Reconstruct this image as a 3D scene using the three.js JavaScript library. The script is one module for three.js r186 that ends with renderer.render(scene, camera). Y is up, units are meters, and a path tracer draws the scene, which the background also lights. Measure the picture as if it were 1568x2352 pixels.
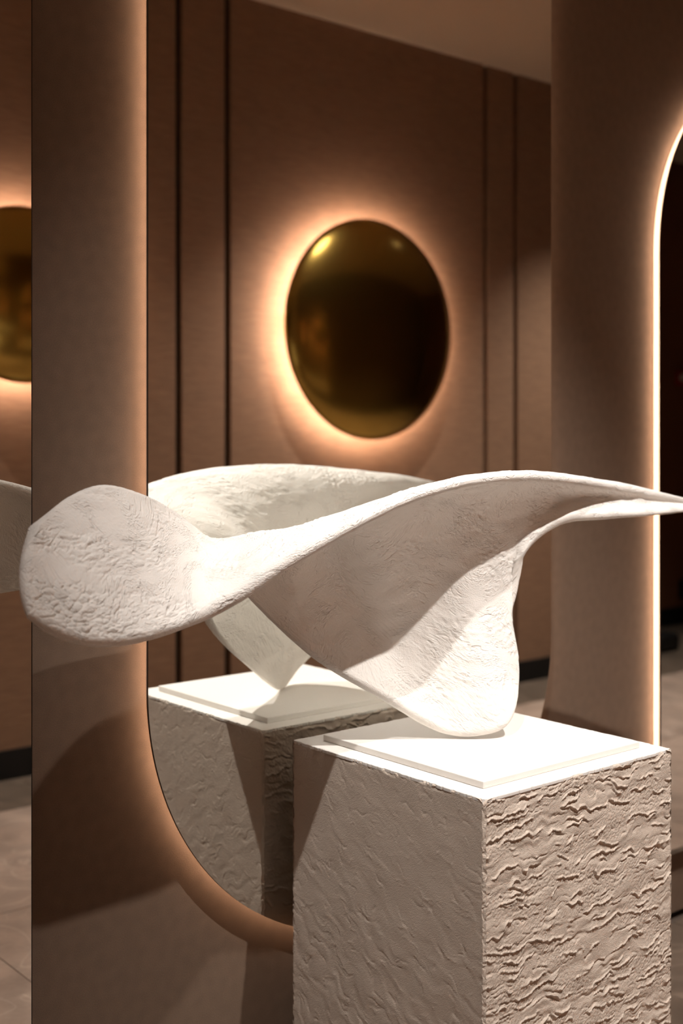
import * as THREE from 'three';
import { mergeGeometries } from 'three/addons/utils/BufferGeometryUtils.js';
import { RoundedBoxGeometry } from 'three/addons/geometries/RoundedBoxGeometry.js';
import { RectAreaLightUniformsLib } from 'three/addons/lights/RectAreaLightUniformsLib.js';
import { createNoise2D, createNoise3D } from 'simplex-noise';

// ------------------------------------------------------------------ camera, exposure, main lights
// World: x runs along the mirror wall, z points from the mirror wall into the room, y is up, the floor is y = 0.
const EYE = 1.399, CAM_Z = 2.0748, TURN = 39.777 * Math.PI / 180, FOCAL = 2807, HORIZON = 1008;
const scene = new THREE.Scene();
scene.background = new THREE.Color(0x000000);
const camera = new THREE.PerspectiveCamera(2 * Math.atan(1176 / FOCAL) * 180 / Math.PI, 1568 / 2352, 0.05, 60);
camera.position.set(0, EYE, CAM_Z);
camera.lookAt(Math.sin(TURN), EYE, CAM_Z - Math.cos(TURN));
camera.setViewOffset(1568, 2352, 0, 1176 - HORIZON, 1568, 2352);   // a shifted lens keeps the verticals upright
camera.focus = 2.3;
camera.userData.fStop = 2.4;
scene.add(camera);

const renderer = new THREE.WebGLRenderer({ antialias: true });
renderer.toneMapping = THREE.LinearToneMapping;
renderer.toneMappingExposure = 1.0;
renderer.shadowMap.enabled = true;
RectAreaLightUniformsLib.init();

const CEIL = 3.49, WALL_Z = 2.665, ROOM_X0 = -2.6, ROOM_X1 = 9.2, WALL_END = 6.35, ALCOVE_Z = 3.4, PANEL_Z = -0.04;
// ceiling spots: [x, z, target x, y, z, intensity, half angle in degrees, penumbra]
const SPOT_COLOR = new THREE.Color(1.0, 0.955, 0.91);
const SPOTS = [
  [1.86, 1.82, 1.97, 0.76, 0.28, 33, 22.5, 0.95],   // in front of the pedestal
  [0.3, 1.5, 1.78, 0.90, 0.28, 21.5, 20.5, 0.9],      // from the left, over the photographer
  [3.75, 1.7, 3.75, 0, 1.8, 20, 44, 1.0],
  [5.7, 1.8, 5.7, 0, 1.8, 26, 44, 1.0],
  [-1.4, 1.8, -1.4, 0, 1.8, 22, 44, 1.0],
  [1.0, 2.2, 1.3, 0, 2.5, 20, 33, 1.0],
];
const LED = new THREE.Color(1.0, 0.69, 0.49);    // warm strip light
const HALO = new THREE.Color(1.0, 0.80, 0.68);   // the rings behind the brass discs
const LED_LEVEL = 22, LED_GLOW = 4;

// ------------------------------------------------------------------ helpers
function rng(seed) { let a = seed >>> 0; return () => { a = (a + 0x6d2b79f5) | 0; let t = Math.imul(a ^ (a >>> 15), 1 | a); t = (t + Math.imul(t ^ (t >>> 7), 61 | t)) ^ t; return ((t ^ (t >>> 14)) >>> 0) / 4294967296; }; }
const n2 = createNoise2D(rng(11)), n3 = createNoise3D(rng(23));
const clamp = (x, a = 0, b = 1) => Math.min(b, Math.max(a, x)), lerp = (a, b, t) => a + (b - a) * t;
const sstep = (a, b, x) => { const t = clamp((x - a) / (b - a)); return t * t * (3 - 2 * t); };
const used = new Map();
function numbered(name) { const k = used.get(name) ?? 0; used.set(name, k + 1); return k ? `${name}_${String(k).padStart(3, '0')}` : name; }
function lit(o) { o.castShadow = true; o.receiveShadow = true; return o; }
function part(name, geometry, material, parent) { const m = lit(new THREE.Mesh(geometry, material)); m.name = name; parent.add(m); return m; }
function thing(name, label, category, [x, y, z] = [0, 0, 0], group) {
  const g = new THREE.Group(); g.name = numbered(name); g.position.set(x, y, z); scene.add(g);
  g.userData = { label, category }; if (group) g.userData.group = group; return g;
}
function struct(name, label, category) { const g = new THREE.Group(); g.name = name; g.userData = { kind: 'structure', label, category }; scene.add(g); return g; }
// box geometry placed by its corners, uv in metres
function box(x0, x1, y0, y1, z0, z1, du = 0, dv = 0) {
  const g = new THREE.BoxGeometry(x1 - x0, y1 - y0, z1 - z0); g.translate((x0 + x1) / 2, (y0 + y1) / 2, (z0 + z1) / 2); return metreUV(g, du, dv);
}
function metreUV(g, du = 0, dv = 0) {
  const p = g.attributes.position, n = g.attributes.normal, uv = new Float32Array(p.count * 2);
  for (let i = 0; i < p.count; i++) {
    const ax = Math.abs(n.getX(i)), ay = Math.abs(n.getY(i)), az = Math.abs(n.getZ(i));
    let u, v; if (ay >= ax && ay >= az) { u = p.getX(i); v = p.getZ(i); } else if (ax > az) { u = p.getZ(i); v = p.getY(i); } else { u = p.getX(i); v = p.getY(i); }
    uv[2 * i] = u + du; uv[2 * i + 1] = v + dv;
  }
  g.setAttribute('uv', new THREE.BufferAttribute(uv, 2)); return g;
}
// tileable texture of one number per pixel -> grey DataTexture; size in metres
function tex(size, metres, f, srgb = false) {
  const d = new Uint8Array(size * size * 4);
  for (let y = 0; y < size; y++) for (let x = 0; x < size; x++) {
    const c = f(x / size, y / size, x, y), o = (y * size + x) * 4;
    for (let k = 0; k < 3; k++) d[o + k] = clamp(Array.isArray(c) ? c[k] : c) * 255; d[o + 3] = 255;
  }
  const t = new THREE.DataTexture(d, size, size); t.wrapS = t.wrapT = THREE.RepeatWrapping; t.magFilter = THREE.LinearFilter; t.minFilter = THREE.LinearMipmapLinearFilter;
  t.generateMipmaps = true; t.repeat.set(1 / (metres[0] ?? metres), 1 / (metres[1] ?? metres)); if (srgb) t.colorSpace = THREE.SRGBColorSpace; t.needsUpdate = true; return t;
}
// noise on a torus, so that textures repeat without a seam
function tile(u, v, fu, fv, seed = 0) {   // blended at the borders
  const a = n2(u * fu + seed, v * fv), b = n2((u - 1) * fu + seed, v * fv), c = n2(u * fu + seed, (v - 1) * fv), d = n2((u - 1) * fu + seed, (v - 1) * fv);
  const wu = sstep(0.8, 1, u), wv = sstep(0.8, 1, v);
  return lerp(lerp(a, b, wu), lerp(c, d, wu), wv);
}

// ------------------------------------------------------------------ materials
const plasterFine = tex(1024, 0.36, (u, v) => {   // skim-coat flakes, dents and drag marks in patches
  const w = 0.03 * tile(u, v, 6, 6, 3), patch = sstep(-0.35, 0.45, tile(u, v, 4, 5, 61)), patch2 = sstep(-0.1, 0.5, tile(u, v, 5, 4, 91));
  const flake = sstep(0.22, 0.42, tile(u + w, v - w, 22, 46, 7)) + 0.7 * sstep(0.3, 0.5, tile(u - w, v, 44, 80, 27));
  const dent = sstep(0.32, 0.60, tile(u + w, v + w, 12, 20, 17)), drag = Math.pow(1 - Math.abs(tile(u + w * 2, v + w, 7, 26, 37)), 14);
  return 0.52 + 0.20 * flake * patch - 0.30 * dent * patch2 - 0.08 * drag * patch + 0.05 * tile(u, v, 150, 150, 31) + 0.06 * tile(u, v, 70, 80, 41);
});
const grain = tex(512, 0.12, (u, v) => 0.5 + 0.25 * tile(u, v, 90, 90, 2) + 0.2 * tile(u, v, 40, 40, 9));
const speckle = tex(512, 0.25, (u, v) => { const k = 1 + 0.06 * tile(u, v, 170, 170, 1) + 0.04 * tile(u, v, 70, 70, 5) + 0.03 * tile(u, v, 6, 6, 8); return [0.43 * k, 0.35 * k, 0.288 * k]; }, true);
const weave = tex(1024, [1.2, 0.6], (u, v) => {
  const w = 0.02 * tile(u, v, 3, 6, 3);
  const k = 1 + 0.06 * tile(u, v + w, 8, 90, 1) + 0.05 * tile(u, v + w, 14, 200, 5) + 0.03 * tile(u, v, 3, 20, 12);
  return [0.575 * k, 0.435 * k, 0.335 * k];
}, true);
const weaveBump = tex(512, [0.6, 0.3], (u, v) => 0.5 + 0.3 * tile(u, v, 8, 90, 1) + 0.2 * tile(u, v, 20, 140, 4));
function marble(seed, base, veinColor, amount) {
  return tex(1024, 2.2, (u, v) => {
    const wx = 0.16 * tile(u, v, 3, 3, seed) + 0.05 * tile(u, v, 9, 9, seed + 3), wy = 0.16 * tile(u, v, 3, 3, seed + 9);
    const vein = Math.pow(1 - Math.abs(tile(u + wx, v * 0.8 + wy, 2.6, 5, seed + 20)), 26) + 0.6 * Math.pow(1 - Math.abs(tile(u - wy, v + wx, 6, 8, seed + 40)), 30);
    const cloud = 0.10 * tile(u + wx, v + wy, 4, 4, seed + 50) + 0.05 * tile(u, v, 14, 14, seed + 60) + 0.02 * tile(u, v, 80, 80, seed + 70);
    return [0, 1, 2].map((k) => lerp(base[k] * (1 + cloud), veinColor[k], clamp(vein * amount)));
  }, true);
}
const M = {
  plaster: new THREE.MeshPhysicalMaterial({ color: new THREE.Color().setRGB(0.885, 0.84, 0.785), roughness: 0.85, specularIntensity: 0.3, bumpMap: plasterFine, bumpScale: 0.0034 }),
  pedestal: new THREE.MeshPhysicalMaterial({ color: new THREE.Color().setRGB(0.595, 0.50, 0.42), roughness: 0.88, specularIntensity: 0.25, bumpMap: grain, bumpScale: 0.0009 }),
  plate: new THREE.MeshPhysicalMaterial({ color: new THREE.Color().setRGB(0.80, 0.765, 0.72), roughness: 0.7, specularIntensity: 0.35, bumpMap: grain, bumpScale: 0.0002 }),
  panel: new THREE.MeshStandardMaterial({ map: speckle, roughness: 0.75, bumpMap: grain, bumpScale: 0.0003 }),
  fabric: new THREE.MeshStandardMaterial({ map: weave, roughness: 0.8, bumpMap: weaveBump, bumpScale: 0.0004 }),
  walnut: new THREE.MeshStandardMaterial({ color: 0x74492c, roughness: 0.7, bumpMap: weaveBump, bumpScale: 0.0004 }),
  ceiling: new THREE.MeshStandardMaterial({ color: 0xdcc7b0, roughness: 0.9 }),
  black: new THREE.MeshStandardMaterial({ color: 0x0c0a09, roughness: 0.5 }),
  groove: new THREE.MeshStandardMaterial({ color: 0x080605, roughness: 0.7 }),
  mirror: new THREE.MeshStandardMaterial({ color: new THREE.Color().setRGB(0.915, 0.91, 0.865), metalness: 1, roughness: 0.0 }),
  mirrorEdge: new THREE.MeshStandardMaterial({ color: 0x17120e, roughness: 0.3 }),
  tray: new THREE.MeshStandardMaterial({ color: 0xd8cfc4, roughness: 0.6 }),
  floorLight: new THREE.MeshPhysicalMaterial({ map: marble(3, [0.66, 0.575, 0.52], [0.84, 0.76, 0.70], 0.6), roughness: 0.32, specularIntensity: 0.6 }),
  floorDark: new THREE.MeshPhysicalMaterial({ map: marble(8, [0.40, 0.345, 0.30], [0.56, 0.49, 0.43], 0.5), roughness: 0.34, specularIntensity: 0.6 }),
  joint: new THREE.MeshStandardMaterial({ color: 0x5a4c42, roughness: 0.9 }),
  brass: new THREE.MeshPhysicalMaterial({ color: new THREE.Color().setRGB(0.42, 0.27, 0.065), metalness: 1, roughness: 0.2 }),
  led: new THREE.MeshStandardMaterial({ color: 0xfff0dd, emissive: LED, emissiveIntensity: LED_GLOW, roughness: 0.6 }),
  halo: new THREE.MeshStandardMaterial({ color: 0xfff0dd, emissive: HALO, emissiveIntensity: LED_GLOW, roughness: 0.6 }),
  lamp: new THREE.MeshStandardMaterial({ color: 0xffffff, emissive: SPOT_COLOR, emissiveIntensity: 12, roughness: 0.5 }),
  trimWhite: new THREE.MeshStandardMaterial({ color: 0x8d7a68, roughness: 0.6 }),
  red: new THREE.MeshStandardMaterial({ color: 0x8e1512, roughness: 0.5 }),
  offWhite: new THREE.MeshStandardMaterial({ color: 0xd9d2c8, roughness: 0.5 }),
};

// ------------------------------------------------------------------ the room
{
  const f = struct('floor', 'veined warm grey stone tile floor with a darker border course', 'floor');
  part('screed', box(ROOM_X0 - 0.1, ROOM_X1 + 0.1, -0.12, -0.004, -0.1, ALCOVE_Z + 0.1), M.joint, f);
  const T = 0.8, gap = 0.003, geo = {}, r = rng(77);
  const tileAt = (x0, x1, z0, z1, dark) => {
    const k = [(x1 - x0).toFixed(3), (z1 - z0).toFixed(3), Math.floor(r() * 4)].join();
    geo[k] ??= box(gap / 2, x1 - x0 - gap / 2, -0.02, 0, gap / 2, z1 - z0 - gap / 2, r() * 3, r() * 3);
    const m = part('floor_tile', geo[k], dark ? M.floorDark : M.floorLight, f); m.position.set(x0, (r() - 0.5) * 0.0006, z0);
  };
  const border = 0.40;
  for (let i = 0; i < Math.ceil((ROOM_X1 - ROOM_X0) / T); i++) {
    const x0 = ROOM_X0 + i * T, x1 = Math.min(ROOM_X1, x0 + T);
    tileAt(x0, x1, -0.03, border, true);
    for (let z = border; z < WALL_Z - border - 0.01; z += (WALL_Z - 2 * border) / 2) tileAt(x0, x1, z, z + (WALL_Z - 2 * border) / 2, false);
    tileAt(x0, x1, WALL_Z - border, WALL_Z, true);
    if (x1 > WALL_END - 0.2) tileAt(x0, x1, WALL_Z, ALCOVE_Z, true);
  }
  const c = struct('ceiling', 'plain warm plaster ceiling', 'ceiling');
  part('ceiling_slab', box(ROOM_X0 - 0.1, ROOM_X1 + 0.1, CEIL, CEIL + 0.15, -0.15, ALCOVE_Z + 0.1), M.ceiling, c);
}
{
  // the mirror wall: one tan panel face behind the mirrors, skirting and shadow gap below it
  const w = struct('wall_back', 'tan suede-textured wall panel behind the mirrors', 'wall');
  part('wall_core', box(ROOM_X0 - 0.1, ROOM_X1 + 0.1, 0, CEIL, -0.30, PANEL_Z - 0.02), M.groove, w);
  part('wall_panel', box(ROOM_X0, ROOM_X1, 0.022, CEIL, PANEL_Z - 0.02, PANEL_Z), M.panel, w);
  const e = struct('wall_left', 'plain tan end wall', 'wall');
  part('wall_core', box(ROOM_X0 - 0.1, ROOM_X0, 0, CEIL, -0.1, ALCOVE_Z), M.fabric, e);
  const e2 = struct('wall_right', 'dark brown end wall', 'wall');
  part('wall_core', box(ROOM_X1, ROOM_X1 + 0.1, 0, CEIL, -0.1, ALCOVE_Z), M.walnut, e2);
}
const GROOVES = [0.99, 1.25, 2.986, 3.254, 4.995, 5.243];
{
  const w = struct('wall_front', 'warm brown fabric-clad wall with dark vertical grooves', 'wall');
  part('groove_backing', box(ROOM_X0 - 0.1, WALL_END, 0, CEIL, WALL_Z + 0.03, WALL_Z + 0.2), M.groove, w);
  const xs = [-1.0, ...GROOVES], g = 0.036; let x0 = ROOM_X0;
  [...xs, WALL_END].forEach((x, i) => {
    const a = x0, b = i === xs.length ? x : x - g / 2;
    part('wall_panel', box(a, b, 0.12, CEIL, WALL_Z, WALL_Z + 0.03, i * 0.37, i * 0.21), M.fabric, w); x0 = x + g / 2;
  });
  const bb = struct('baseboard_front', 'black skirting board along the fabric wall', 'baseboard');
  part('skirting', box(ROOM_X0, WALL_END, 0, 0.12, WALL_Z - 0.012, WALL_Z + 0.03), M.black, bb);
  // recess beyond the end of the fabric wall
  const a = struct('wall_recess', 'dark brown wall of the recess beyond the fabric wall', 'wall');
  part('wall_core', box(WALL_END - 0.2, ROOM_X1 + 0.1, 0, CEIL, ALCOVE_Z, ALCOVE_Z + 0.1), M.walnut, a);
  part('return_panel', box(WALL_END - 0.02, WALL_END, 0, CEIL, WALL_Z + 0.001, ALCOVE_Z), M.walnut, a);
  const ab = struct('baseboard_recess', 'black skirting board along the dark recess wall', 'baseboard');
  part('skirting', box(WALL_END, ROOM_X1, 0, 0.13, ALCOVE_Z - 0.015, ALCOVE_Z), M.black, ab);
}

// ------------------------------------------------------------------ mirrors with light behind
function outline(left, right, bottom, top, roundTop, inset) {
  const x0 = left + inset, x1 = right - inset, r = (right - left) / 2 - inset, cx = (left + right) / 2, s = new THREE.Shape();
  if (roundTop) { s.moveTo(x0, bottom + inset); s.lineTo(x1, bottom + inset); s.lineTo(x1, top - (right - left) / 2); s.absarc(cx, top - (right - left) / 2, r, 0, Math.PI, false); s.lineTo(x0, bottom + inset); }
  else { s.moveTo(x1, top - inset); s.lineTo(x0, top - inset); s.lineTo(x0, bottom + (right - left) / 2); s.absarc(cx, bottom + (right - left) / 2, r, Math.PI, 2 * Math.PI, false); s.lineTo(x1, top - inset); }
  return s;
}
function backlitMirror(label, left, right, bottom, top, roundTop, level) {
  const g = thing('wall_mirror', label, 'mirror', [(left + right) / 2, bottom, 0], 'backlit mirrors on the tan wall'), ox = -(left + right) / 2, oy = -bottom;
  const sheet = new THREE.ExtrudeGeometry(outline(left, right, bottom, top, roundTop, 0), { depth: 0.006, bevelEnabled: false, curveSegments: 96 }); sheet.translate(ox, oy, -0.006);
  part('mirror_glass', sheet, [M.mirror, M.mirrorEdge], g);
  const tray = new THREE.ExtrudeGeometry(outline(left, right, bottom, top, roundTop, 0.058), { depth: -PANEL_Z - 0.0092, bevelEnabled: false, curveSegments: 64 }); tray.translate(ox, oy, PANEL_Z + 0.0025);
  part('backing_tray', tray, M.tray, g);
  const flange = new THREE.ExtrudeGeometry(outline(left, right, bottom, top, roundTop, 0.0195), { depth: 0.002, bevelEnabled: false, curveSegments: 64 }); flange.translate(ox, oy, PANEL_Z + 0.0003);
  part('back_plate', flange, M.tray, g);
  // the strip: a narrow ribbon on the back of the glass, just inside its rim, shining at the wall
  const rim = (inset) => {   // up one side, round the arc, along the other side
    const cx = (left + right) / 2, half = (right - left) / 2, cy = roundTop ? top - half : bottom + half, r = half - inset, end = roundTop ? bottom + 0.02 : top - 0.02, list = [new THREE.Vector2(left + inset, end)];
    for (let i = 0; i <= 48; i++) { const a = Math.PI + (roundTop ? -1 : 1) * Math.PI * i / 48; list.push(new THREE.Vector2(cx + r * Math.cos(a), cy + r * Math.sin(a))); }
    list.push(new THREE.Vector2(right - inset, end)); return list;
  };
  const inner = rim(0.028), outer = rim(0.018), pos = [], nor = [], idx = [], z = -0.0075, run = [];
  for (let i = 0; i + 1 < inner.length; i++) {
    const a = inner[i], b = inner[i + 1], c = outer[i + 1], d = outer[i], len = Math.hypot(b.x - a.x, b.y - a.y);
    const k = pos.length / 3; for (const p of [a, b, c, d]) { pos.push(p.x + ox, p.y + oy, z); nor.push(0, 0, -1); }
    idx.push(k, k + 1, k + 2, k, k + 2, k + 3); run.push([a, b, c, d, len]);
  }
  const rb = new THREE.BufferGeometry(); rb.setAttribute('position', new THREE.Float32BufferAttribute(pos, 3)); rb.setAttribute('normal', new THREE.Float32BufferAttribute(nor, 3)); rb.setIndex(idx);
  part('light_strip', rb, M.led, g);
  for (let i = 0; i < run.length;) {   // lamps: one along each straight side, one for every few steps of the arc
    let j = i; if (run[i][4] < 0.3) while (j + 1 < run.length && run[j + 1][4] < 0.3 && j - i < 3) j++;
    const p = run[i][0].clone().add(run[i][3]).multiplyScalar(0.5), q = run[j][1].clone().add(run[j][2]).multiplyScalar(0.5), len = p.distanceTo(q);
    const l = new THREE.RectAreaLight(LED, level, len, 0.01); l.name = 'strip_glow'; l.position.set((p.x + q.x) / 2 + ox, (p.y + q.y) / 2 + oy, z - 0.001); l.rotation.z = Math.atan2(q.y - p.y, q.x - p.x); g.add(l); i = j + 1;   // a RectAreaLight shines along -z
  }
}
backlitMirror('tall backlit mirror with rounded lower end behind the pedestal', 1.2365, 2.430, 0.306, 3.44, false, LED_LEVEL * 0.6);
backlitMirror('backlit arch-topped mirror at the right edge', 2.900, 4.094, 0.214, 2.533, true, LED_LEVEL);
{
  const g = thing('wall_mirror', 'plain rectangular mirror at the left edge beside the tan panel', 'mirror', [-0.8, 0.212, 0]);
  part('mirror_glass', box(ROOM_X0 + 0.8 + 0.004, 0.9915 + 0.8, 0, 3.25, -0.006, 0), M.mirror, g);
  part('mirror_edge', box(0.9915 + 0.8, 0.9935 + 0.8, 0, 3.25, -0.04, 0), M.mirrorEdge, g);
  part('backing_tray', box(ROOM_X0 + 0.8 + 0.01, 0.985 + 0.8, 0.005, 3.24, -0.058, -0.0065), M.groove, g);
}

// ------------------------------------------------------------------ brass domes on the fabric wall
function dome(label, x, y, radius, depth, level) {
  const g = thing('wall_disc', label, 'wall disc', [x, y, WALL_Z], 'glowing brass discs on the fabric wall'), off = 0.10, prof = [];
  for (let i = 0; i <= 40; i++) { const a = i / 40; prof.push(new THREE.Vector2(radius * a, depth * Math.pow(1 - Math.pow(a, 2.2), 0.72))); }
  prof.push(new THREE.Vector2(radius * 0.99, -0.008), new THREE.Vector2(0, -0.008));
  const d = new THREE.LatheGeometry(prof.reverse(), 128); d.rotateX(-Math.PI / 2); d.translate(0, 0, -off); part('brass_face', d, M.brass, g);
  const t = new THREE.CylinderGeometry(radius - 0.09, radius - 0.09, off - 0.008, 96); t.rotateX(Math.PI / 2); t.translate(0, 0, -off / 2 + 0.0035); part('mounting_ring', t, M.tray, g);
  const r0 = radius - 0.072, r1 = radius - 0.060, zl = -off + 0.010, rb = new THREE.RingGeometry(r0, r1, 96); rb.translate(0, 0, zl); part('light_ring', rb, M.halo, g);
  const n = 16, rr = (r0 + r1) / 2, len = 2 * rr * Math.tan(Math.PI / n);
  for (let i = 0; i < n; i++) {
    const a = (i + 0.5) / n * 2 * Math.PI, l = new THREE.RectAreaLight(HALO, level, len, 0.012); l.name = 'ring_glow'; l.position.set(rr * Math.cos(a), rr * Math.sin(a), zl + 0.001); l.rotation.order = 'ZYX'; l.rotation.set(0, Math.PI, 0);
    l.quaternion.setFromAxisAngle(new THREE.Vector3(0, 0, 1), a + Math.PI / 2).multiply(new THREE.Quaternion().setFromAxisAngle(new THREE.Vector3(0, 1, 0), Math.PI)); g.add(l);
  }
}
dome('large domed brass disc with glowing halo seen in the tall mirror', 4.065, 1.95, 0.557, 0.13, LED_LEVEL * 9);
dome('small domed brass disc with glowing halo at the left edge', 2.19, 1.985, 0.361, 0.11, LED_LEVEL * 9);

// ------------------------------------------------------------------ ceiling spots
const spotLabels = ['recessed ceiling spot in front of the pedestal', 'recessed ceiling spot to the left over the photographer', 'recessed ceiling spot before the large brass disc', 'recessed ceiling spot near the dark recess', 'recessed ceiling spot near the left end wall', 'recessed ceiling spot close to the fabric wall'];
SPOTS.forEach(([x, z, tx, ty, tz, power, half, pen], i) => {
  const g = thing('ceiling_spot', spotLabels[i], 'spotlight', [x, CEIL, z], 'recessed ceiling spots');
  const ring = new THREE.LatheGeometry([[0.052, 0], [0.052, -0.004], [0.042, -0.008], [0.034, -0.003], [0.033, 0]].map(([a, b]) => new THREE.Vector2(a, b)), 40); part('trim_ring', ring, M.trimWhite, g);
  const bulb = new THREE.CylinderGeometry(0.032, 0.032, 0.002, 32); bulb.translate(0, -0.002, 0); part('lamp', bulb, M.lamp, g);
  const s = new THREE.SpotLight(SPOT_COLOR, power, 0, half * Math.PI / 180, pen, 2); s.position.set(0, -0.012, 0); s.target.position.set(tx - x, ty - CEIL, tz - z); s.castShadow = true; s.shadow.mapSize.set(2048, 2048); s.shadow.radius = 1.0; s.name = 'spot_beam';
  g.add(s, s.target); s.target.name = 'aim';
});

// ------------------------------------------------------------------ pedestal
const PED = { x: 1.8246, z: 0.3262, half: 0.275, top: 0.771 };
function wormRelief(u, v) {   // wavy trowel ridges, mostly level, with smoother and grainier patches between
  const q = v - 0.03 * u, calm = sstep(-0.5, 0.5, n2(u * 5 + 40, v * 11 + 8));
  const wave = 0.0060 * n2(u * 22 + 4, v * 9) + 0.010 * n2(u * 7, v * 9) + 0.0026 * n2(u * 48, v * 30);
  const a = n2(u * 4.5 + 3, (q + wave) * 31), r = Math.pow(1 - Math.abs(a), 9), keep = sstep(-0.3, 0.25, n2(u * 11 + 40, q * 40 + 8));
  const b = n2(u * 6 - 13, (q + wave) * 44 + 5), r2 = Math.pow(1 - Math.abs(b), 8), keep2 = sstep(-0.05, 0.45, n2(u * 13 - 20, q * 34 - 6));
  const lip = n2(u * 4.5 + 3, (q + wave + 0.0042) * 31), groove = Math.pow(1 - Math.abs(lip), 8);
  const gr = n2(u * 120, v * 130) * 0.0004 + n2(u * 260, v * 280) * 0.00035;
  return 0.0038 * r * keep - 0.0026 * groove * keep - 0.0019 * r2 * keep2 + 0.0012 * n2(u * 9, (q + wave) * 40) * calm + gr * (1.5 - calm) + 0.0012 * n2(u * 8, v * 16);
}
function strokeRelief(u, v) {   // shallower strokes slanting down towards the front corner
  const q = v + 0.55 * u, p = u - 0.3 * v, w = 0.018 * n2(p * 9, q * 9) + 0.007 * n2(u * 26, v * 26);
  const a = n2(p * 8, (q + w) * 22), r = Math.pow(1 - Math.abs(a), 12), keep = sstep(0.0, 0.6, n2(p * 12 + 30, q * 20 + 3));
  const b = n2(p * 10 + 9, (q + w) * 34), r2 = Math.pow(1 - Math.abs(b), 10), keep2 = sstep(0.1, 0.7, n2(p * 14 - 30, q * 18));
  const low = sstep(0.75, 0.15, v);   // the lower part is worked more deeply
  return (-0.0019 * r * keep + 0.0014 * r2 * keep2) * (0.75 + 0.4 * low) + 0.0007 * n2(p * 12, (q + w) * 26) * (0.5 + low) + 0.0010 * n2(u * 7, v * 8) + 0.00022 * n2(u * 170, v * 190);
}
function reliefFace(w, h, nu, nv, f, place) {   // a face of the pedestal; the relief dies out towards the crisp edges
  const pos = [], uv = [], idx = [];
  for (let j = 0; j <= nv; j++) for (let i = 0; i <= nu; i++) {
    const u = i / nu * w, v = j / nv * h, e = Math.min(u, w - u), et = h - v;
    let d = f(u, v) - 0.002; d *= sstep(-0.004, 0.012, e); const chip = 0.0035 * Math.max(0, n2(v * 30 + 3, u * 2)) + 0.002 * Math.max(0, n2(v * 90, u * 2));
    const round = Math.max(0, 0.004 - e); d -= round * 0.9 + chip * sstep(0.012, 0.0, e);
    const chipT = 0.007 * Math.max(0, n2(u * 18 + 50, v * 60) - 0.15) + 0.0035 * Math.max(0, n2(u * 70, v * 70)); d -= chipT * sstep(0.014, 0, et) + Math.max(0, 0.003 - et) * 0.8;
    if (i === 0 || i === nu || j === 0) d = Math.min(d, -0.0015); if (j === nv) d = -0.020;
    place(pos, u, v, d); uv.push(u, v);
  }
  for (let j = 0; j < nv; j++) for (let i = 0; i < nu; i++) { const k = j * (nu + 1) + i; idx.push(k, k + 1, k + nu + 2, k, k + nu + 2, k + nu + 1); }
  const g = new THREE.BufferGeometry(); g.setAttribute('position', new THREE.Float32BufferAttribute(pos, 3)); g.setAttribute('uv', new THREE.Float32BufferAttribute(uv, 2)); g.setIndex(idx); g.computeVertexNormals(); return g;
}
{
  const H = PED.half, S = 2 * H, T = PED.top, g = thing('display_pedestal', 'cream plaster pedestal with rough troweled sides under the sculpture', 'pedestal', [PED.x, 0, PED.z]);
  const faces = [
    reliefFace(S, T, 360, 500, wormRelief, (p, u, v, d) => p.push(-H + u, v, H + d)),                                    // towards the room
    reliefFace(S, T, 300, 420, strokeRelief, (p, u, v, d) => p.push(-H - d, v, -H + u)),                                // left side
    reliefFace(S, T, 220, 300, (u, v) => wormRelief(u + 7, v + 3), (p, u, v, d) => p.push(H - u, v, -H - d)),           // towards the mirror
    reliefFace(S, T, 160, 220, (u, v) => strokeRelief(u + 5, v + 9), (p, u, v, d) => p.push(H + d, v, H - u)),          // right side
  ];
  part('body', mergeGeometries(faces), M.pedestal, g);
  const sh = new THREE.Shape(), ring = [], n = 130;   // the smooth top, nibbled along its edges
  for (let side = 0; side < 4; side++) for (let i = 0; i < n; i++) {
    const u = -H + S * i / n, c = Math.cos(side * Math.PI / 2), sn = Math.sin(side * Math.PI / 2), corner = Math.max(0, 0.006 - Math.min(u + H, H - u)) * 0.6;
    const e = H - 0.0012 - corner - 0.006 * Math.max(0, n2(u * 18 + side * 9, 3) - 0.25) - 0.0030 * Math.max(0, n2(u * 90 + side * 7, 8) - 0.1); ring.push(new THREE.Vector2(c * u + sn * e, sn * u - c * e));
  }
  sh.setFromPoints(ring);
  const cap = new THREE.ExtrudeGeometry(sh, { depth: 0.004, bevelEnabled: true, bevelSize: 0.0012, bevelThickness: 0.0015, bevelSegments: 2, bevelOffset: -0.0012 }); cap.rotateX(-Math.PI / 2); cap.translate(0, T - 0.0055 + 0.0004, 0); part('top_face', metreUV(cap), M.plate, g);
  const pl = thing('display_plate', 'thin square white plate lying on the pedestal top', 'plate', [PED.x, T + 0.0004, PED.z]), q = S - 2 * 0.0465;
  part('plate_slab', metreUV(new RoundedBoxGeometry(q, 0.0132, q, 3, 0.0018).translate(0, 0.0066, 0)), M.plate, pl);
}

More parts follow.
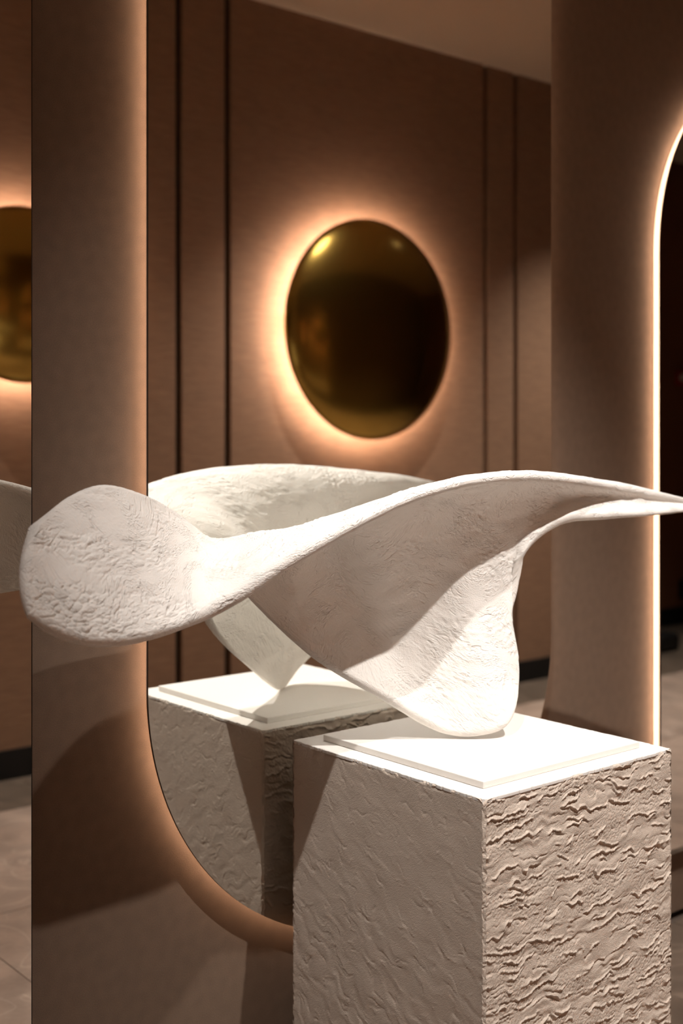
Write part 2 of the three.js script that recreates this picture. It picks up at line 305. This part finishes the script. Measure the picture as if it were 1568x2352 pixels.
// ------------------------------------------------------------------ sculpture: one bent sheet with a left lobe, a right tail and a foot
// Rows run from the lobe to the tail. Each row has four control points from the front rim to the far rim; a point is a bearing (pixel column, pixel row) and a distance, turned into room coordinates.
const sT = Math.sin(TURN), cT = Math.cos(TURN);
function sight(px, py, d) { const r = (px - 784) / FOCAL * d; return new THREE.Vector3(sT * d + cT * r, EYE + (HORIZON - py) / FOCAL * d, CAM_Z - cT * d + sT * r); }
const B = sight, V = (x, y, z) => new THREE.Vector3(x, y, z);
const mixed = (a, g, k, dy, dz, dx = 0) => { const p = a.clone().lerp(g, k); p.x += dx; p.y += dy; p.z += dz; return p; };
const ROWS = [   // front rim, far rim, then the two inner controls: share of the way, lift, push towards the mirror
  [B(62, 1418, 1.86), B(74, 1206, 1.94), [0.33, 0, 0.0, -0.022], [0.67, 0, 0.0, -0.022]],
  [B(112, 1450, 1.86), B(106, 1180, 1.97), [0.33, -0.01, 0.0], [0.67, -0.005, 0.0]],
  [B(190, 1478, 1.88), B(165, 1138, 2.01), [0.33, -0.01, 0.0], [0.67, 0.0, 0.0]],
  [B(280, 1482, 1.93), B(228, 1116, 2.05), [0.33, -0.01, 0.0], [0.67, 0.0, 0.0]],
  [B(380, 1458, 2.00), B(315, 1136, 2.12), [0.33, -0.02, 0.0], [0.67, -0.01, 0.0]],
  [B(470, 1420, 2.07), B(405, 1190, 2.23), [0.33, -0.01, 0.0], [0.67, 0.0, -0.01]],
  [B(560, 1366, 2.09), B(490, 1280, 2.35), [0.33, 0.03, -0.03], [0.75, 0.07, -0.03]],
  [B(650, 1303, 2.11), B(588, 1392, 2.41), [0.33, 0.08, -0.06], [0.72, 0.15, -0.07]],
  [B(750, 1242, 2.14), B(720, 1512, 2.43), [0.30, 0.09, -0.11], [0.62, 0.18, -0.18, 0.02]],
  [B(850, 1187, 2.175), B(876, 1604, 2.46), [0.26, 0.10, -0.15], [0.60, 0.18, -0.28, 0.05]],
  [B(950, 1141, 2.235), B(1026, 1686, 2.50), [0.22, 0.11, -0.17], [0.63, 0.10, -0.235, 0.03]],
  [B(1050, 1110, 2.31), B(1098, 1690, 2.50), [0.20, 0.09, -0.18], [0.63, 0.075, -0.20, 0.03]],
  [B(1130, 1096, 2.385), B(1164, 1666, 2.51), [0.20, 0.07, -0.17], [0.62, 0.055, -0.15, 0.015]],
  [B(1200, 1090, 2.455), B(1186, 1560, 2.58), [0.20, 0.05, -0.13], [0.60, 0.04, -0.095, 0.0]],
  [B(1260, 1092, 2.525), B(1177, 1400, 2.60), [0.22, 0.03, -0.10], [0.60, 0.03, -0.055, 0.0]],
  [B(1320, 1099, 2.59), B(1200, 1282, 2.60), [0.25, 0.02, -0.08], [0.60, 0.015, -0.04, 0.0]],
  [B(1390, 1110, 2.69), B(1280, 1206, 2.64), [0.28, 0.01, -0.06], [0.62, 0.005, -0.035]],
  [B(1465, 1121, 2.78), B(1390, 1190, 2.71), [0.30, 0.005, -0.04], [0.66, 0.005, -0.025]],
  [B(1550, 1140, 2.86), B(1510, 1180, 2.80), [0.33, 0.0, -0.03], [0.66, 0.0, -0.02]],
  [B(1640, 1158, 2.94), B(1634, 1168, 2.93), [0.33, 0, 0], [0.66, 0, 0]],
].map(([a, g, p, q]) => [a, mixed(a, g, ...p), mixed(a, g, ...q), g]);
function sculptureGeometry(nu, nv) {
  const curves = [0, 1, 2, 3].map((k) => new THREE.CatmullRomCurve3(ROWS.map((r) => r[k]), false, 'centripetal'));
  const base = new THREE.Vector3(PED.x, 0, PED.z);
  const at = (s, t, out = new THREE.Vector3()) => {
    const w = [(1 - t) ** 3, 3 * t * (1 - t) ** 2, 3 * t * t * (1 - t), t ** 3]; out.set(0, 0, 0);
    for (let k = 0; k < 4; k++) out.addScaledVector(ctrl(k, s), w[k]); return out;
  };
  const cache = new Map(), tmp = [0, 1, 2, 3].map(() => new THREE.Vector3());
  function ctrl(k, s) { const key = k * 1e7 + Math.round(s * 1e6); let v = cache.get(key); if (!v) { v = curves[k].getPoint(clamp(s)); cache.set(key, v); } return v; }
  const H0 = 0.0155, W = 0.013, pos = [], uv = [], idx = [];
  // parameter steps, closer together near the rims
  const steps = (n) => Array.from({ length: n + 1 }, (_, i) => { const x = i / n; return lerp(x, 0.5 - 0.5 * Math.cos(Math.PI * x), 0.75); });
  const S = steps(nu), Tt = steps(nv), P = [], N = [], E = [];
  for (let i = 0; i <= nu; i++) for (let j = 0; j <= nv; j++) {
    const s = S[i], t = Tt[j], e = 0.002, p = at(s, t).clone();
    const ds = at(Math.min(1, s + e), t).clone().sub(at(Math.max(0, s - e), t)), dt = at(s, Math.min(1, t + e)).clone().sub(at(s, Math.max(0, t - e)));
    P.push(p); N.push(new THREE.Vector3().crossVectors(ds, dt).normalize());
  }
  // distance to the nearest rim, measured along rows and columns
  const id = (i, j) => i * (nv + 1) + j, arc = new Float32Array(P.length), d = new Float32Array(P.length).fill(1e9);
  for (let i = 0; i <= nu; i++) { let a = 0; for (let j = 0; j <= nv; j++) { if (j) a += P[id(i, j)].distanceTo(P[id(i, j - 1)]); arc[id(i, j)] = a; d[id(i, j)] = Math.min(d[id(i, j)], a); } a = 0; for (let j = nv; j >= 0; j--) { if (j < nv) a += P[id(i, j)].distanceTo(P[id(i, j + 1)]); d[id(i, j)] = Math.min(d[id(i, j)], a); } }
  for (let j = 0; j <= nv; j++) { let a = 0; for (let i = 0; i <= nu; i++) { if (i) a += P[id(i, j)].distanceTo(P[id(i - 1, j)]); d[id(i, j)] = Math.min(d[id(i, j)], a); } a = 0; for (let i = nu; i >= 0; i--) { if (i < nu) a += P[id(i, j)].distanceTo(P[id(i + 1, j)]); d[id(i, j)] = Math.min(d[id(i, j)], a); } }
  for (const side of [1, -1]) for (let i = 0; i <= nu; i++) for (let j = 0; j <= nv; j++) {
    const k = id(i, j), p = P[k], n = N[k], x = clamp(d[k] / W), tip = sstep(0, 0.14, 1 - S[i]), th = H0 * (0.5 + 0.5 * tip) * (1 - 0.25 * sstep(0.30, 0.5, S[i])) * Math.sqrt(Math.max(0, 1 - (1 - x) ** 2));
    const q = p.x * 1.0, a = n3(p.x * 16, p.y * 24, p.z * 24 + side * 7), b = n3(p.x * 38, p.y * 60, p.z * 60 + side * 3), c = n3(p.x * 110, p.y * 150, p.z * 150 + side);
    const patch = sstep(-0.2, 0.5, n3(p.x * 6 + 3, p.y * 8, p.z * 8 + side * 5)), dent = -Math.pow(1 - Math.abs(b), 5) * 0.0016 * patch + c * 0.0006 * (0.4 + patch) + a * 0.0012 + 0.0012 * Math.max(0, b) * patch;
    const lobe = sstep(0.36, 0.06, S[i]) * sstep(-0.25, 0.4, n3(p.x * 8 + 8, p.y * 8, p.z * 8) - 1.2 * (Tt[j] - 0.5)), f1 = n3(p.x * 34 + p.y * 12, p.y * 52, p.z * 52 + side * 9), f2 = n3(p.x * 60 - p.y * 30, p.y * 84, p.z * 84 + side * 2);
    const crinkle = side < 0 ? 0 : lobe * (-0.0030 * Math.pow(1 - Math.abs(f1), 7) - 0.0018 * Math.pow(1 - Math.abs(f2), 7) + 0.0014 * sstep(0.1, 0.4, f1));
    const w = th + (dent + crinkle) * x - 0.0015 * Math.max(0, c) * (1 - x);
    pos.push(p.x + n.x * side * w - base.x, p.y + n.y * side * w, p.z + n.z * side * w - base.z);
    uv.push(p.x * 1.05, side * (arc[k] + 1.3 * H0 * (Tt[j] < 0.5 ? Math.sqrt(x) : 2 - Math.sqrt(x))) + 0.05 * n3(p.x * 5, p.y * 5, p.z * 5));
  }
  const off = P.length;
  for (let i = 0; i < nu; i++) for (let j = 0; j < nv; j++) {
    const a = id(i, j), b = id(i + 1, j), c = id(i + 1, j + 1), e = id(i, j + 1);
    idx.push(a, b, c, a, c, e, a + off, c + off, b + off, a + off, e + off, c + off);
  }
  const g = new THREE.BufferGeometry(); g.setAttribute('position', new THREE.Float32BufferAttribute(pos, 3)); g.setAttribute('uv', new THREE.Float32BufferAttribute(uv, 2)); g.setIndex(idx); g.computeVertexNormals(); return g;
}
{
  const g = sculptureGeometry(620, 210), m = lit(new THREE.Mesh(g, M.plaster)); m.name = numbered('sculpture'); m.position.set(PED.x, 0, PED.z);
  m.userData = { label: 'white plaster sculpture of a sweeping twisted wing standing on one foot', category: 'sculpture' }; scene.add(m);
}

// ------------------------------------------------------------------ small things in the dark recess, seen in the arched mirror
{
  const a = thing('fire_alarm', 'small red and white alarm on the dark recess wall', 'alarm', [7.90, 1.86, ALCOVE_Z]);
  part('housing', new RoundedBoxGeometry(0.14, 0.11, 0.04, 3, 0.008).translate(0, 0, -0.02), M.red, a);
  part('button', new THREE.CylinderGeometry(0.026, 0.028, 0.014, 24).rotateX(Math.PI / 2).translate(-0.045, 0, -0.046), M.offWhite, a);
  const b = thing('wall_box', 'black box low on the dark recess wall', 'wall box', [7.98, 0.265, ALCOVE_Z]);
  part('casing', new RoundedBoxGeometry(0.22, 0.14, 0.05, 3, 0.006).translate(0, 0, -0.025), M.black, b);
  part('cover_plate', new RoundedBoxGeometry(0.18, 0.10, 0.006, 2, 0.002).translate(0, 0, -0.052), M.groove, b);
  const d = thing('floor_block', 'low rounded black block on the floor by the recess', 'block', [6.78, 0, 2.78]);
  part('block_body', new RoundedBoxGeometry(0.24, 0.115, 0.16, 5, 0.035).translate(0, 0.0595, 0), M.black, d);
  part('rubber_pad', new THREE.BoxGeometry(0.17, 0.004, 0.09).translate(0, 0.0022, 0), M.groove, d);
}

renderer.render(scene, camera);
